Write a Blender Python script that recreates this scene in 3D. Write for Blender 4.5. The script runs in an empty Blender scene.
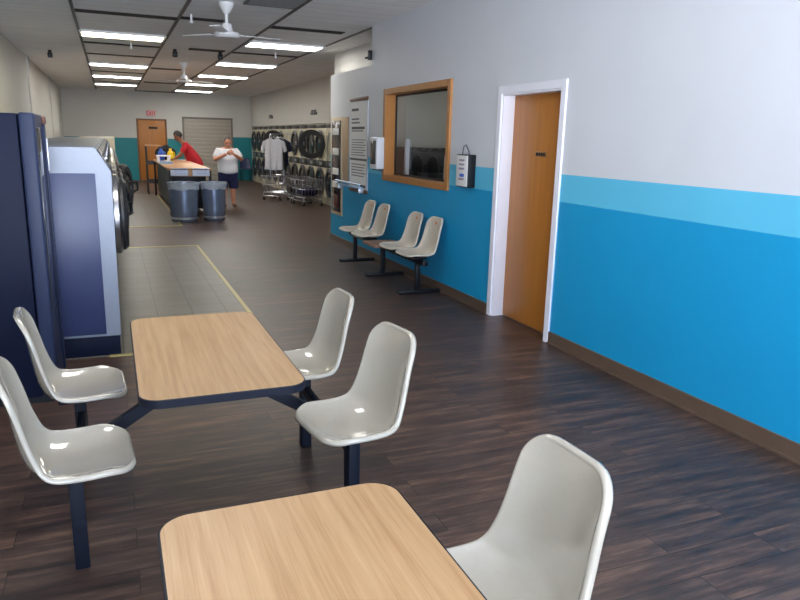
import bpy, bmesh, math, random
from mathutils import Vector, Matrix
random.seed(4)
S = bpy.context.scene
COL = S.collection
PI = math.pi
V = Vector

# ------------------------------------------------------------------ materials
MATS = {}
def mat(name, col, rough=.5, metal=0., var=0., vscale=8., stretch=(1, 1, 1), bump=0., spec=.5, coat=0., trans=0., sub=None):
    m = bpy.data.materials.new(name); m.use_nodes = True
    nt = m.node_tree; b = nt.nodes['Principled BSDF']
    b.inputs['Roughness'].default_value = rough; b.inputs['Metallic'].default_value = metal
    b.inputs['Specular IOR Level'].default_value = spec; b.inputs['Coat Weight'].default_value = coat
    b.inputs['Coat Roughness'].default_value = .03
    c = (*col, 1)
    tc = nt.nodes.new('ShaderNodeTexCoord'); mp = nt.nodes.new('ShaderNodeMapping')
    mp.inputs['Scale'].default_value = stretch
    nt.links.new(tc.outputs['Object'], mp.inputs[0])
    n = nt.nodes.new('ShaderNodeTexNoise'); n.inputs['Scale'].default_value = vscale; n.inputs['Detail'].default_value = 5
    nt.links.new(mp.outputs[0], n.inputs['Vector'])
    mx = nt.nodes.new('ShaderNodeMix'); mx.data_type = 'RGBA'
    v = max(var, .03)
    mx.inputs[6].default_value = tuple(x * (1 - v) for x in col) + (1,)
    mx.inputs[7].default_value = tuple(min(1, x * (1 + v)) for x in col) + (1,)
    nt.links.new(n.outputs['Fac'], mx.inputs[0]); nt.links.new(mx.outputs[2], b.inputs['Base Color'])
    if bump:
        bp = nt.nodes.new('ShaderNodeBump'); bp.inputs['Strength'].default_value = bump; bp.inputs['Distance'].default_value = .01
        nt.links.new(n.outputs['Fac'], bp.inputs['Height']); nt.links.new(bp.outputs[0], b.inputs['Normal'])
    MATS[name] = m
    return m

def srgb(r, g, b):
    f = lambda c: (c / 255 / 12.92) if c / 255 <= .04045 else ((c / 255 + .055) / 1.055) ** 2.4
    return (f(r), f(g), f(b))

def emis(name, col, s):
    m = bpy.data.materials.new(name); m.use_nodes = True
    b = m.node_tree.nodes['Principled BSDF']
    b.inputs['Base Color'].default_value = (.8, .8, .8, 1)
    b.inputs['Emission Color'].default_value = (*col, 1); b.inputs['Emission Strength'].default_value = s
    MATS[name] = m; return m

WHITE = mat('white paint', srgb(216, 214, 210), .55, var=.03, vscale=3)
FARW = mat('aged white paint', srgb(202, 200, 194), .6, var=.04, vscale=2)
CREAM = mat('cream enamel', srgb(205, 197, 172), .35, var=.05)
SHELL = mat('white fibreglass', srgb(166, 159, 145), .14, var=.04, vscale=60, coat=1.)
SHELLB = mat('cream fibreglass', srgb(208, 198, 180), .3, var=.05, vscale=40)
BLACK = mat('black steel', (.006, .007, .010), .42, var=.1, spec=.3)
NAVYB = mat('navy black steel', (.004, .006, .014), .5, var=.1, spec=.25)
NAVY = mat('navy enamel', (.030, .042, .115), .36, var=.12, vscale=4)
NAVY2 = mat('dark navy enamel', (.006, .009, .026), .5, var=.15, vscale=4, spec=.12)
RIMS = mat('pale washer steel', (.25, .275, .33), .45, metal=.3, var=.05, vscale=30)
DSTEEL = mat('blue steel', (.018, .026, .062), .45, metal=0, var=.15, spec=.25, vscale=6, stretch=(1, 1, .2))
STEEL = mat('brushed steel', (.50, .52, .56), .38, metal=.85, var=.08, vscale=40, stretch=(1, 1, .05))
CHROME = mat('chrome', (.42, .42, .44), .28, metal=1.)
RUB = mat('black rubber', (.012, .012, .013), .5)
GASK = mat('dark ring', (.03, .03, .033), .3, var=.1)
TRIMW = mat('white gloss trim', srgb(232, 232, 240), .3)
BASEB = mat('brown vinyl', srgb(96, 78, 64), .45, var=.12, vscale=10)
OAK = mat('oak frame', srgb(176, 118, 58), .4, var=.2, vscale=9, stretch=(6, 1, 1))
DOORW = mat('door veneer', srgb(182, 116, 46), .38, var=.2, vscale=6, stretch=(4, 4, .25), bump=.02)
CEIL_SHADE = mat('painted gap shade', (.028, .025, .022), .8)
GRIDM = mat('grey grid', (.12, .115, .11), .5)
FANW = mat('fan white', srgb(225, 225, 225), .35)
TAN = mat('tan laminate', srgb(190, 140, 95), .4, var=.1)
TANP = mat('tan panel', srgb(176, 150, 118), .5, var=.06)
PAPER = mat('paper', srgb(222, 222, 220), .6)
INK = mat('ink grey', (.10, .10, .11), .7)
REDP = mat('red plastic', srgb(200, 40, 50), .4)
TEAL = mat('teal paint', srgb(22, 130, 140), .5, var=.05)
RED = mat('red cotton', srgb(170, 24, 36), .85, var=.12, vscale=20)
WHT = mat('white cotton', srgb(225, 225, 230), .85, var=.06, vscale=15)
NVC = mat('navy cotton', srgb(24, 30, 72), .85, var=.12, vscale=20)
BLKC = mat('black cotton', (.012, .012, .014), .9, var=.2)
GRYC = mat('light grey cotton', srgb(190, 190, 196), .85, var=.1, vscale=12)
SKIN = mat('skin', srgb(200, 140, 112), .5, var=.06)
SKIN2 = mat('tan skin', srgb(140, 92, 68), .5, var=.06)
HAIRD = mat('dark hair', (.012, .009, .008), .5, var=.2)
HAIRG = mat('grey hair', (.10, .085, .075), .6, var=.2)
EYE = mat('eye', (.02, .015, .012), .2)
LIP = mat('lip', srgb(150, 80, 75), .5)
BLUEP = mat('blue plastic', srgb(40, 90, 190), .3)
YELP = mat('yellow plastic', srgb(235, 205, 40), .3)
PBLUE = mat('pale blue plastic', srgb(165, 200, 235), .2)
BAG = mat('clear bag film', srgb(165, 175, 190), .2, var=.2, vscale=12, bump=.3)
GALV = mat('blue grey can', srgb(128, 142, 168), .27, metal=.6, var=.15, vscale=8)
BRASS = mat('brass strip', srgb(176, 160, 104), .4, metal=.3)
MAROON = mat('maroon plastic', srgb(90, 40, 30), .4)

def glass(name, tint=(1, 1, 1), base=.05):
    m = bpy.data.materials.new(name); m.use_nodes = True; nt = m.node_tree
    nt.nodes.remove(nt.nodes['Principled BSDF'])
    t = nt.nodes.new('ShaderNodeBsdfTransparent'); t.inputs[0].default_value = (*tint, 1)
    g = nt.nodes.new('ShaderNodeBsdfGlossy'); g.inputs['Roughness'].default_value = .02
    f = nt.nodes.new('ShaderNodeFresnel'); f.inputs[0].default_value = 1.5
    x = nt.nodes.new('ShaderNodeMixShader')
    ge = nt.nodes.new('ShaderNodeNewGeometry'); mm = nt.nodes.new('ShaderNodeMath'); mm.operation = 'SUBTRACT'; mm.inputs[0].default_value = 1; mm.use_clamp = True
    m2 = nt.nodes.new('ShaderNodeMath'); m2.operation = 'MULTIPLY'
    nt.links.new(ge.outputs['Backfacing'], mm.inputs[1]); nt.links.new(mm.outputs[0], m2.inputs[0]); nt.links.new(f.outputs[0], m2.inputs[1])
    nt.links.new(m2.outputs[0], x.inputs[0]); nt.links.new(t.outputs[0], x.inputs[1]); nt.links.new(g.outputs[0], x.inputs[2])
    nt.links.new(x.outputs[0], nt.nodes['Material Output'].inputs[0])
    MATS[name] = m; return m
GLASS = glass('window glass', (.82, .84, .84))
DGLASS = mat('dark door glass', (.02, .022, .026), .06)

def wood_top():
    m = bpy.data.materials.new('maple laminate'); m.use_nodes = True; nt = m.node_tree; b = nt.nodes['Principled BSDF']
    N = nt.nodes.new; L = nt.links.new
    tc = N('ShaderNodeTexCoord'); mp = N('ShaderNodeMapping'); mp.inputs['Scale'].default_value = (20, .7, 1)
    L(tc.outputs['Object'], mp.inputs[0])
    n = N('ShaderNodeTexNoise'); n.inputs['Scale'].default_value = 2.4; n.inputs['Detail'].default_value = 7; n.inputs['Roughness'].default_value = .6
    L(mp.outputs[0], n.inputs['Vector'])
    mp2 = N('ShaderNodeMapping'); mp2.inputs['Scale'].default_value = (90, 2.2, 1); L(tc.outputs['Object'], mp2.inputs[0])
    n2 = N('ShaderNodeTexNoise'); n2.inputs['Scale'].default_value = 3; n2.inputs['Detail'].default_value = 3; L(mp2.outputs[0], n2.inputs['Vector'])
    a = N('ShaderNodeMath'); a.operation = 'MULTIPLY_ADD'; a.inputs[1].default_value = .35; L(n2.outputs['Fac'], a.inputs[0]); L(n.outputs['Fac'], a.inputs[2])
    r = N('ShaderNodeValToRGB'); e = r.color_ramp.elements
    e[0].position = .42; e[0].color = (*srgb(146, 109, 71), 1); e[1].position = .92; e[1].color = (*srgb(177, 144, 105), 1)
    x = e.new(.66); x.color = (*srgb(165, 130, 91), 1)
    L(a.outputs[0], r.inputs[0]); L(r.outputs[0], b.inputs['Base Color'])
    b.inputs['Roughness'].default_value = .42; b.inputs['Specular IOR Level'].default_value = .4
    return m
MAPLE = wood_top()

def floor_planks():
    m = bpy.data.materials.new('dark wood planks'); m.use_nodes = True; nt = m.node_tree; b = nt.nodes['Principled BSDF']
    N = nt.nodes.new; L = nt.links.new
    tc = N('ShaderNodeTexCoord')
    br = N('ShaderNodeTexBrick'); br.offset = .37; br.inputs['Scale'].default_value = 1
    br.inputs['Brick Width'].default_value = 1.22; br.inputs['Row Height'].default_value = .155; br.inputs['Mortar Size'].default_value = .0022
    br.inputs['Mortar Smooth'].default_value = .3
    br.inputs['Color1'].default_value = (0, 0, 0, 1); br.inputs['Color2'].default_value = (1, 1, 1, 1); br.inputs['Mortar'].default_value = (.5, .5, .5, 1)
    L(tc.outputs['Object'], br.inputs['Vector'])
    mp = N('ShaderNodeMapping'); mp.inputs['Scale'].default_value = (1.0, 9, 1); L(tc.outputs['Object'], mp.inputs[0])
    # shift grain from plank to plank
    ad = N('ShaderNodeVectorMath'); ad.operation = 'MULTIPLY_ADD'; ad.inputs[1].default_value = (7.3, 3.1, 5.7)
    L(br.outputs['Color'], ad.inputs[0]); L(mp.outputs[0], ad.inputs[2])
    n = N('ShaderNodeTexNoise'); n.inputs['Scale'].default_value = 2.3; n.inputs['Detail'].default_value = 9; n.inputs['Roughness'].default_value = .68
    L(ad.outputs[0], n.inputs['Vector'])
    r = N('ShaderNodeValToRGB'); e = r.color_ramp.elements
    e[0].position = .32; e[0].color = (*srgb(33, 28, 27), 1); e[1].position = .74; e[1].color = (*srgb(118, 91, 75), 1)
    x = e.new(.5); x.color = (*srgb(69, 52, 44), 1)
    L(n.outputs['Fac'], r.inputs[0])
    r2 = N('ShaderNodeValToRGB'); r2.color_ramp.elements[0].color = (.84, .86, .90, 1); r2.color_ramp.elements[1].color = (1.12, 1.06, 1.0, 1)
    L(br.outputs['Color'], r2.inputs[0])
    mu = N('ShaderNodeMix'); mu.data_type = 'RGBA'; mu.blend_type = 'MULTIPLY'; mu.inputs[0].default_value = 1
    L(r.outputs[0], mu.inputs[6]); L(r2.outputs[0], mu.inputs[7])
    mo = N('ShaderNodeMix'); mo.data_type = 'RGBA'; L(br.outputs['Fac'], mo.inputs[0]); L(mu.outputs[2], mo.inputs[6]); mo.inputs[7].default_value = (*srgb(28, 22, 20), 1)
    L(mo.outputs[2], b.inputs['Base Color'])
    rr = N('ShaderNodeMapRange'); rr.inputs[3].default_value = .30; rr.inputs[4].default_value = .52
    L(n.outputs['Fac'], rr.inputs[0]); L(rr.outputs[0], b.inputs['Roughness'])
    bp = N('ShaderNodeBump'); bp.inputs['Strength'].default_value = .12; bp.inputs['Distance'].default_value = .004
    L(n.outputs['Fac'], bp.inputs['Height']); L(bp.outputs[0], b.inputs['Normal'])
    b.inputs['Specular IOR Level'].default_value = .5
    return m
PLANKS = floor_planks()

def grid_mat(name, c1, c2, cm, bw, rh, ms, off, rough, nscale=12, namt=.2, rot=0):
    m = bpy.data.materials.new(name); m.use_nodes = True; nt = m.node_tree; b = nt.nodes['Principled BSDF']
    N = nt.nodes.new; L = nt.links.new
    tc = N('ShaderNodeTexCoord'); mp = N('ShaderNodeMapping'); mp.inputs['Location'].default_value = off
    mp.inputs['Rotation'].default_value = (0, 0, rot)
    L(tc.outputs['Object'], mp.inputs[0])
    br = N('ShaderNodeTexBrick'); br.offset = 0; br.inputs['Scale'].default_value = 1
    br.inputs['Brick Width'].default_value = bw; br.inputs['Row Height'].default_value = rh; br.inputs['Mortar Size'].default_value = ms
    br.inputs['Color1'].default_value = (*c1, 1); br.inputs['Color2'].default_value = (*c2, 1); br.inputs['Mortar'].default_value = (*cm, 1)
    L(mp.outputs[0], br.inputs['Vector'])
    n = N('ShaderNodeTexNoise'); n.inputs['Scale'].default_value = nscale; n.inputs['Detail'].default_value = 6; L(tc.outputs['Object'], n.inputs['Vector'])
    r = N('ShaderNodeValToRGB'); r.color_ramp.elements[0].color = (1 - namt,) * 3 + (1,); r.color_ramp.elements[1].color = (1 + namt,) * 3 + (1,)
    L(n.outputs['Fac'], r.inputs[0])
    mu = N('ShaderNodeMix'); mu.data_type = 'RGBA'; mu.blend_type = 'MULTIPLY'; mu.inputs[0].default_value = 1
    L(br.outputs['Color'], mu.inputs[6]); L(r.outputs[0], mu.inputs[7]); L(mu.outputs[2], b.inputs['Base Color'])
    b.inputs['Roughness'].default_value = rough
    return m
TILE = grid_mat('grey vinyl tile', srgb(98, 92, 82), srgb(106, 100, 90), srgb(70, 65, 58), .305, .305, .006, (0, 0, 0), .38, 9, .16)
CEIL = grid_mat('ceiling tile', srgb(240, 239, 238), srgb(245, 244, 243), srgb(216, 214, 211), 1.19, .3, .008, (.31, 0, 0), .8, 3, .06)

def right_wall_mat():
    m = bpy.data.materials.new('painted wall with blue dado'); m.use_nodes = True; nt = m.node_tree; b = nt.nodes['Principled BSDF']
    N = nt.nodes.new; L = nt.links.new
    tc = N('ShaderNodeTexCoord'); sp = N('ShaderNodeSeparateXYZ'); L(tc.outputs['Object'], sp.inputs[0])
    mr = N('ShaderNodeMath'); mr.operation = 'DIVIDE'; mr.inputs[1].default_value = 3.2; L(sp.outputs['Z'], mr.inputs[0])
    r = N('ShaderNodeValToRGB'); r.color_ramp.interpolation = 'CONSTANT'; e = r.color_ramp.elements
    e[0].position = 0; e[0].color = (*srgb(12, 152, 203), 1)
    e[1].position = 1.152 / 3.2; e[1].color = (*srgb(92, 190, 224), 1)
    x = e.new(1.368 / 3.2); x.color = (*srgb(210, 213, 218), 1)
    L(mr.outputs[0], r.inputs[0])
    n = N('ShaderNodeTexNoise'); n.inputs['Scale'].default_value = 2.5; n.inputs['Detail'].default_value = 6; L(tc.outputs['Object'], n.inputs['Vector'])
    r2 = N('ShaderNodeValToRGB'); r2.color_ramp.elements[0].color = (.96,) * 3 + (1,); r2.color_ramp.elements[1].color = (1.04,) * 3 + (1,)
    L(n.outputs['Fac'], r2.inputs[0])
    mu = N('ShaderNodeMix'); mu.data_type = 'RGBA'; mu.blend_type = 'MULTIPLY'; mu.inputs[0].default_value = 1
    L(r.outputs[0], mu.inputs[6]); L(r2.outputs[0], mu.inputs[7]); L(mu.outputs[2], b.inputs['Base Color'])
    b.inputs['Roughness'].default_value = .5
    n3 = N('ShaderNodeTexNoise'); n3.inputs['Scale'].default_value = 90; L(tc.outputs['Object'], n3.inputs['Vector'])
    bp = N('ShaderNodeBump'); bp.inputs['Strength'].default_value = .06; bp.inputs['Distance'].default_value = .003
    L(n3.outputs['Fac'], bp.inputs['Height']); L(bp.outputs[0], b.inputs['Normal'])
    return m
RWALL = right_wall_mat()

# ------------------------------------------------------------------ mesh helpers
class MB:
    def __init__(s): s.bm = bmesh.new(); s.mi = 0
    def _merge(s, t, M=None):
        if M is not None: bmesh.ops.transform(t, matrix=M, verts=t.verts)
        for f in t.faces: f.material_index = s.mi
        me = bpy.data.meshes.new('tmp'); t.to_mesh(me); t.free(); s.bm.from_mesh(me); bpy.data.meshes.remove(me)
    def box(s, lo, hi, bev=0., seg=2, M=None):
        t = bmesh.new(); bmesh.ops.create_cube(t, size=1)
        lo, hi = V(lo), V(hi); c = (lo + hi) / 2; d = hi - lo
        bmesh.ops.transform(t, matrix=Matrix.Translation(c) @ Matrix.Diagonal((*d, 1)), verts=t.verts)
        if bev: bmesh.ops.bevel(t, geom=t.edges[:], offset=bev, segments=seg, affect='EDGES', profile=.5)
        s._merge(t, M); return s
    def cyl(s, p, q, r, r2=None, n=16, cap=True):
        p, q = V(p), V(q); d = q - p; t = bmesh.new()
        bmesh.ops.create_cone(t, cap_ends=cap, segments=n, radius1=r, radius2=r if r2 is None else r2, depth=d.length)
        M = Matrix.Translation((p + q) / 2) @ d.to_track_quat('Z', 'Y').to_matrix().to_4x4()
        s._merge(t, M); return s
    def bar(s, p, q, w, h=None, bev=.003, up='Y'):
        p, q = V(p), V(q); d = q - p; h = h or w; t = bmesh.new(); bmesh.ops.create_cube(t, size=1)
        bmesh.ops.transform(t, matrix=Matrix.Diagonal((w, h, d.length, 1)), verts=t.verts)
        if bev: bmesh.ops.bevel(t, geom=t.edges[:], offset=bev, segments=2, affect='EDGES')
        M = Matrix.Translation((p + q) / 2) @ d.to_track_quat('Z', up).to_matrix().to_4x4()
        s._merge(t, M); return s
    def sph(s, c, r, sc=(1, 1, 1), n=16, M=None):
        t = bmesh.new(); bmesh.ops.create_uvsphere(t, u_segments=n, v_segments=max(6, n // 2 + 2), radius=r)
        s._merge(t, (Matrix.Translation(c) @ (M or Matrix()) @ Matrix.Diagonal((*sc, 1)))); return s
    def lathe(s, prof, M=None, n=32, close=False):
        t = bmesh.new(); rings = []
        for r, z in prof: rings.append([t.verts.new((r * math.cos(2 * PI * k / n), r * math.sin(2 * PI * k / n), z)) for k in range(n)])
        for a, b in zip(rings, rings[1:] + ([rings[0]] if close else [])):
            for k in range(n): t.faces.new((a[k], a[(k + 1) % n], b[(k + 1) % n], b[k]))
        bmesh.ops.remove_doubles(t, verts=t.verts, dist=1e-5)
        bmesh.ops.recalc_face_normals(t, faces=t.faces)
        s._merge(t, M); return s
    def tube(s, pts, r, n=8, closed=False):
        pts = [V(p) for p in pts]; t = bmesh.new(); rings = []; m = len(pts)
        rs = r if isinstance(r, (list, tuple)) else [r] * m
        up = V((0, 0, 1)); prev = None
        for i, p in enumerate(pts):
            a = pts[(i - 1) % m] if (closed or i > 0) else p
            b = pts[(i + 1) % m] if (closed or i < m - 1) else p
            d = (b - a).normalized()
            if prev is None:
                x = d.cross(up)
                if x.length < .1: x = d.cross(V((1, 0, 0)))
                x.normalize()
            else:
                x = (prev - d * prev.dot(d)).normalized()
            prev = x; y = d.cross(x)
            rings.append([t.verts.new(p + (x * math.cos(2 * PI * k / n) + y * math.sin(2 * PI * k / n)) * rs[i]) for k in range(n)])
        for i in range(m if closed else m - 1):
            a, b = rings[i], rings[(i + 1) % m]
            for k in range(n): t.faces.new((a[k], a[(k + 1) % n], b[(k + 1) % n], b[k]))
        if not closed: t.faces.new(rings[0][::-1]); t.faces.new(rings[-1])
        bmesh.ops.recalc_face_normals(t, faces=t.faces)
        s._merge(t); return s
    def prism(s, poly, axis, lo, hi, bev=0.):
        # poly of 2D points extruded along an axis: 'x' -> (y,z), 'y' -> (x,z), 'z' -> (x,y)
        t = bmesh.new()
        f = {'x': lambda a, b, c: (c, a, b), 'y': lambda a, b, c: (a, c, b), 'z': lambda a, b, c: (a, b, c)}[axis]
        A = [t.verts.new(f(a, b, lo)) for a, b in poly]; B = [t.verts.new(f(a, b, hi)) for a, b in poly]; n = len(poly)
        t.faces.new(A); t.faces.new(B[::-1])
        for i in range(n): t.faces.new((A[i], B[i], B[(i + 1) % n], A[(i + 1) % n]))
        bmesh.ops.recalc_face_normals(t, faces=t.faces)
        if bev: bmesh.ops.bevel(t, geom=t.edges[:], offset=bev, segments=2, affect='EDGES')
        s._merge(t); return s
    def build(s, name, m, parent=None, smooth=True, loc=None, rot=None):
        me = bpy.data.meshes.new(name); s.bm.to_mesh(me); s.bm.free()
        for x in (m if isinstance(m, (list, tuple)) else [m]): me.materials.append(x)
        if smooth:
            for p in me.polygons: p.use_smooth = True
            me.set_sharp_from_angle(angle=math.radians(38))
        o = bpy.data.objects.new(name, me); COL.objects.link(o)
        if parent is not None: o.parent = parent
        if loc is not None: o.location = loc
        if rot is not None: o.rotation_euler = rot
        return o

def tag(o, label, cat, group=None, kind=None):
    o['label'] = label; o['category'] = cat
    if group: o['group'] = group
    if kind: o['kind'] = kind
    return o
def thing(name, label, cat, loc=(0, 0, 0), rz=0, group=None):
    o = bpy.data.objects.new(name, None); COL.objects.link(o); o.location = loc; o.rotation_euler = (0, 0, rz)
    o.empty_display_size = .1
    return tag(o, label, cat, group)
def struct(name, mb, m, smooth=False, parent=None):
    o = mb.build(name, m, parent, smooth)
    if parent is None: o['kind'] = 'structure'
    return o
def kids(o): return [c for c in bpy.data.objects if c.parent == o]
def dup(root, loc=None, rz=None, label=None, group=None):
    ch = {}
    for o in bpy.data.objects:
        if o.parent: ch.setdefault(o.parent.name, []).append(o)
    def rec(o, par):
        c = o.copy(); COL.objects.link(c)
        if par is not None: c.parent = par
        for k in ch.get(o.name, []): rec(k, c)
        return c
    c = rec(root, None)
    if loc is not None: c.location = loc
    if rz is not None: c.rotation_euler = (0, 0, rz)
    if label: c['label'] = label
    if group: c['group'] = group
    return c
def rrect(x0, y0, x1, y1, r, n=8):
    out = []
    for cx, cy, a in ((x1 - r, y1 - r, 0), (x0 + r, y1 - r, 90), (x0 + r, y0 + r, 180), (x1 - r, y0 + r, 270)):
        for k in range(n + 1):
            t = math.radians(a + 90 * k / n); out.append((cx + r * math.cos(t), cy + r * math.sin(t)))
    return out
ORD = 'first second third fourth fifth sixth seventh eighth ninth tenth eleventh twelfth thirteenth fourteenth fifteenth'.split()

# ------------------------------------------------------------------ setting
XL, XW, XD, YF, YB, ZC = -1.42, 3.25, 4.90, -2.3, 26.5, 3.04
m = MB(); m.box((XL - .2, YF - .2, -.1), (5.8, YB + .2, 0)); struct('floor', m, PLANKS)
m = MB(); m.box((XL, 5.27, 0), (1.09, 10.5, .004)); m.box((XL, 12.98, 0), (1.09, 20.2, .004)); struct('floor_tile', m, TILE)
m = MB(); m.box((1.085, 5.27, 0), (1.125, 10.5, .008)); m.box((-.1, 10.48, 0), (1.125, 10.56, .008))
m.box((-.1, 5.25, 0), (1.125, 5.29, .008)); struct('trim_1', m, BRASS)
m = MB(); m.box((1.085, 12.98, 0), (1.125, 20.2, .008)); m.box((-.1, 12.92, 0), (1.125, 12.99, .008)); struct('trim_2', m, BRASS)
m = MB(); m.box((XL - .2, YF - .2, ZC), (5.8, YB + .2, ZC + .1)); struct('ceiling', m, CEIL)
m = MB()
for x in (-.31, .905, 2.07, 3.28):
    m.box((x - .018, YF, ZC - .012), (x + .018, YB - .3, ZC + .01))
struct('trim_3', m, GRIDM)
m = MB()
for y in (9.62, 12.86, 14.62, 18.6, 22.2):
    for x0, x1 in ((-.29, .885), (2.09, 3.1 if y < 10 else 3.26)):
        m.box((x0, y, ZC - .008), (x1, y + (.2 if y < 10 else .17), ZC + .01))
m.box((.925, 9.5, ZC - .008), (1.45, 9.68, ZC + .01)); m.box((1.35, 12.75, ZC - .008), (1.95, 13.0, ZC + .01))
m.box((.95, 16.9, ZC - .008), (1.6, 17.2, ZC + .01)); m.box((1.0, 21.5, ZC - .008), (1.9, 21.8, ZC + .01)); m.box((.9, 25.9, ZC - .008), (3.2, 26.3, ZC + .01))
struct('trim_shade', m, CEIL_SHADE)  # flat dark strips painting in the shadow lines of a stepped ceiling
# far wall
m = MB(); m.box((XL - .2, YB, -.05), (5.8, YB + .15, ZC + .05)); struct('wall_back', m, FARW)
m = MB(); m.box((XL, YB - .008, 0), (.90, YB + .01, 1.46)); m.box((1.92, YB - .008, 0), (2.44, YB + .01, 1.46)); m.box((4.22, YB - .008, 0), (4.9, YB + .01, 1.57)); struct('trim_5', m, TEAL)
# left wall with a shallow pilaster
m = MB(); m.box((XL - .15, YF - .2, -.05), (XL, YB, ZC + .05))
for y in (16.0, 21.5): m.box((XL - .02, y, 0), (XL + .025, y + .35, ZC))
struct('wall_left', m, FARW)
# right partition with door and office-window openings
def wallpanel(mb, y0, y1, z0, z1, x0=XW, x1=XW + .13): mb.box((x0, y0, z0), (x1, y1, z1))
m = MB()
DY0, DY1, DZ = 4.63, 5.53, 2.03
WY0, WY1, WZ0, WZ1 = 6.60, 8.36, 1.165, 2.16
wallpanel(m, YF - .2, DY0, -.05, ZC + .05); wallpanel(m, DY0, DY1, DZ, ZC + .05); wallpanel(m, DY1, WY0, -.05, ZC + .05)
wallpanel(m, WY0, WY1, -.05, WZ0); wallpanel(m, WY0, WY1, WZ1, ZC + .05); wallpanel(m, WY1, 8.95, -.05, ZC + .05)
wallpanel(m, 8.95, 10.79, -.05, 2.56)
m.box((XW + .01, 10.66, -.05), (5.7, 10.785, 2.56))
struct('wall_right', m, RWALL)
m = MB(); m.box((XW + .13, 8.95, 2.46), (5.7, 10.70, 2.56)); m.box((XW + .13, 8.83, -.05), (5.7, 8.95, ZC + .05)); m.box((5.6, 5.65, -.05), (5.75, YB, ZC + .05)); m.box((XW + .13, 5.65, -.05), (5.7, 5.78, ZC + .05))
m.box((XW + .13, 4.3, -.05), (XW + .18, 5.7, ZC)); 
struct('wall_office', m, FARW)
m = MB(); m.box((3.74, 8.95, 2.58), (5.6, 12.2, ZC + .02)); struct('wall_soffit', m, WHITE)
m = MB(); m.box((XD, 12.2, 1.97), (5.6, YB, ZC + .02)); struct('wall_right_upper', m, FARW)
m = MB(); m.box((XW - .012, YF, 0), (XW + .01, DY0 - .06, .102), .003); m.box((XW - .012, DY1 + .06, 0), (XW + .01, 10.79, .102), .003)
m.box((XW - .022, YF, 0), (XW, DY0 - .06, .014)); m.box((XW - .022, DY1 + .06, 0), (XW, 10.79, .014)); struct('baseboard_right', m, BASEB)
# front wall: storefront windows behind the camera
m = MB()
FW = [(-1.3, .05), (.15, 1.55), (1.65, 3.15)]
m.box((XL - .2, YF - .15, -.05), (XW + .2, YF, .45)); m.box((XL - .2, YF - .15, 2.75), (XW + .2, YF, ZC + .05))
xs = [XL - .2] + [v for p in FW for v in p] + [XW + .2]
for i in range(0, len(xs), 2): m.box((xs[i], YF - .15, .45), (xs[i + 1], YF, 2.75))
struct('wall_front', m, WHITE)
for i, (a, b) in enumerate(FW):
    m = MB(); z0, z1 = .45, 2.75
    for lo, hi in (((a, z0), (a + .05, z1)), ((b - .05, z0), (b, z1)), ((a, z0), (b, z0 + .05)), ((a, z1 - .05), (b, z1)), ((a, 2.1), (b, 2.15))):
        m.box((lo[0], YF - .11, lo[1]), (hi[0], YF - .05, hi[1]))
    struct('window_%d' % (i + 2), m, STEEL)

# recessed brown door in the right wall
m = MB()
m.box((XW - .016, DY0 - .06, 0), (XW + .02, DY0 + .004, DZ + .06), .003); m.box((XW - .016, DY1 - .004, 0), (XW + .02, DY1 + .06, DZ + .06), .003)
m.box((XW - .0155, DY0 + .004, DZ - .004), (XW + .02, DY1 - .004, DZ + .06), .003)
m.box((XW, DY0 - .002, 0), (XW + .16, DY0 + .02, DZ)); m.box((XW, DY1 - .02, 0), (XW + .16, DY1 + .002, DZ)); m.box((XW, DY0, DZ - .02), (XW + .16, DY1, DZ + .002))
door = struct('door_1', m, TRIMW)
m = MB(); m.box((XW + .115, DY0 + .02, .008), (XW + .155, DY1 - .02, DZ - .02), .003); m.build('door_slab', DOORW, door)
m = MB(); m.box((XW + .108, 4.96, 1.495), (XW + .116, 5.12, 1.54), .002); sg = m.build('door_sign', mat('bronze plate', srgb(150, 112, 70), .4), door)
m = MB()
for k, (a, b) in enumerate(((4.975, 4.995), (5.005, 5.03), (5.04, 5.065), (5.075, 5.105))): m.box((XW + .105, a, 1.505), (XW + .109, b, 1.53))
m.build('lettering', BLACK, sg)
m = MB(); m.cyl((XW + .117, 5.45, .98), (XW + .085, 5.45, .98), .012); m.sph((XW + .075, 5.45, .98), .027); m.cyl((XW + .116, 5.45, .98), (XW + .110, 5.45, .98), .032)

# office window with a wide oak frame
m = MB()
def ring(mb, x0, x1, yo0, yo1, zo0, zo1, w, bev=.004):
    mb.box((x0, yo0, zo0), (x1, yo0 + w, zo1), bev); mb.box((x0, yo1 - w, zo0), (x1, yo1, zo1), bev)
    mb.box((x0, yo0 + w, zo0), (x1, yo1 - w, zo0 + w), bev); mb.box((x0, yo0 + w, zo1 - w), (x1, yo1 - w, zo1), bev)
ring(m, XW - .025, XW + .02, 6.53, 8.43, 1.10, 2.225, .07)
ring(m, XW - .015, XW + .14, 6.585, 8.375, 1.15, 2.175, .022, .002)
win = struct('window_1', m, OAK)
m = MB(); ring(m, XW + .112, XW + .132, 6.60, 8.36, 1.165, 2.16, .028, .002); m.build('window_gasket', BLACK, win)
m = MB(); m.box((XW + .120, 6.615, 1.185), (XW + .126, 8.345, 2.14)); m.build('pane', GLASS, win)

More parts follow.
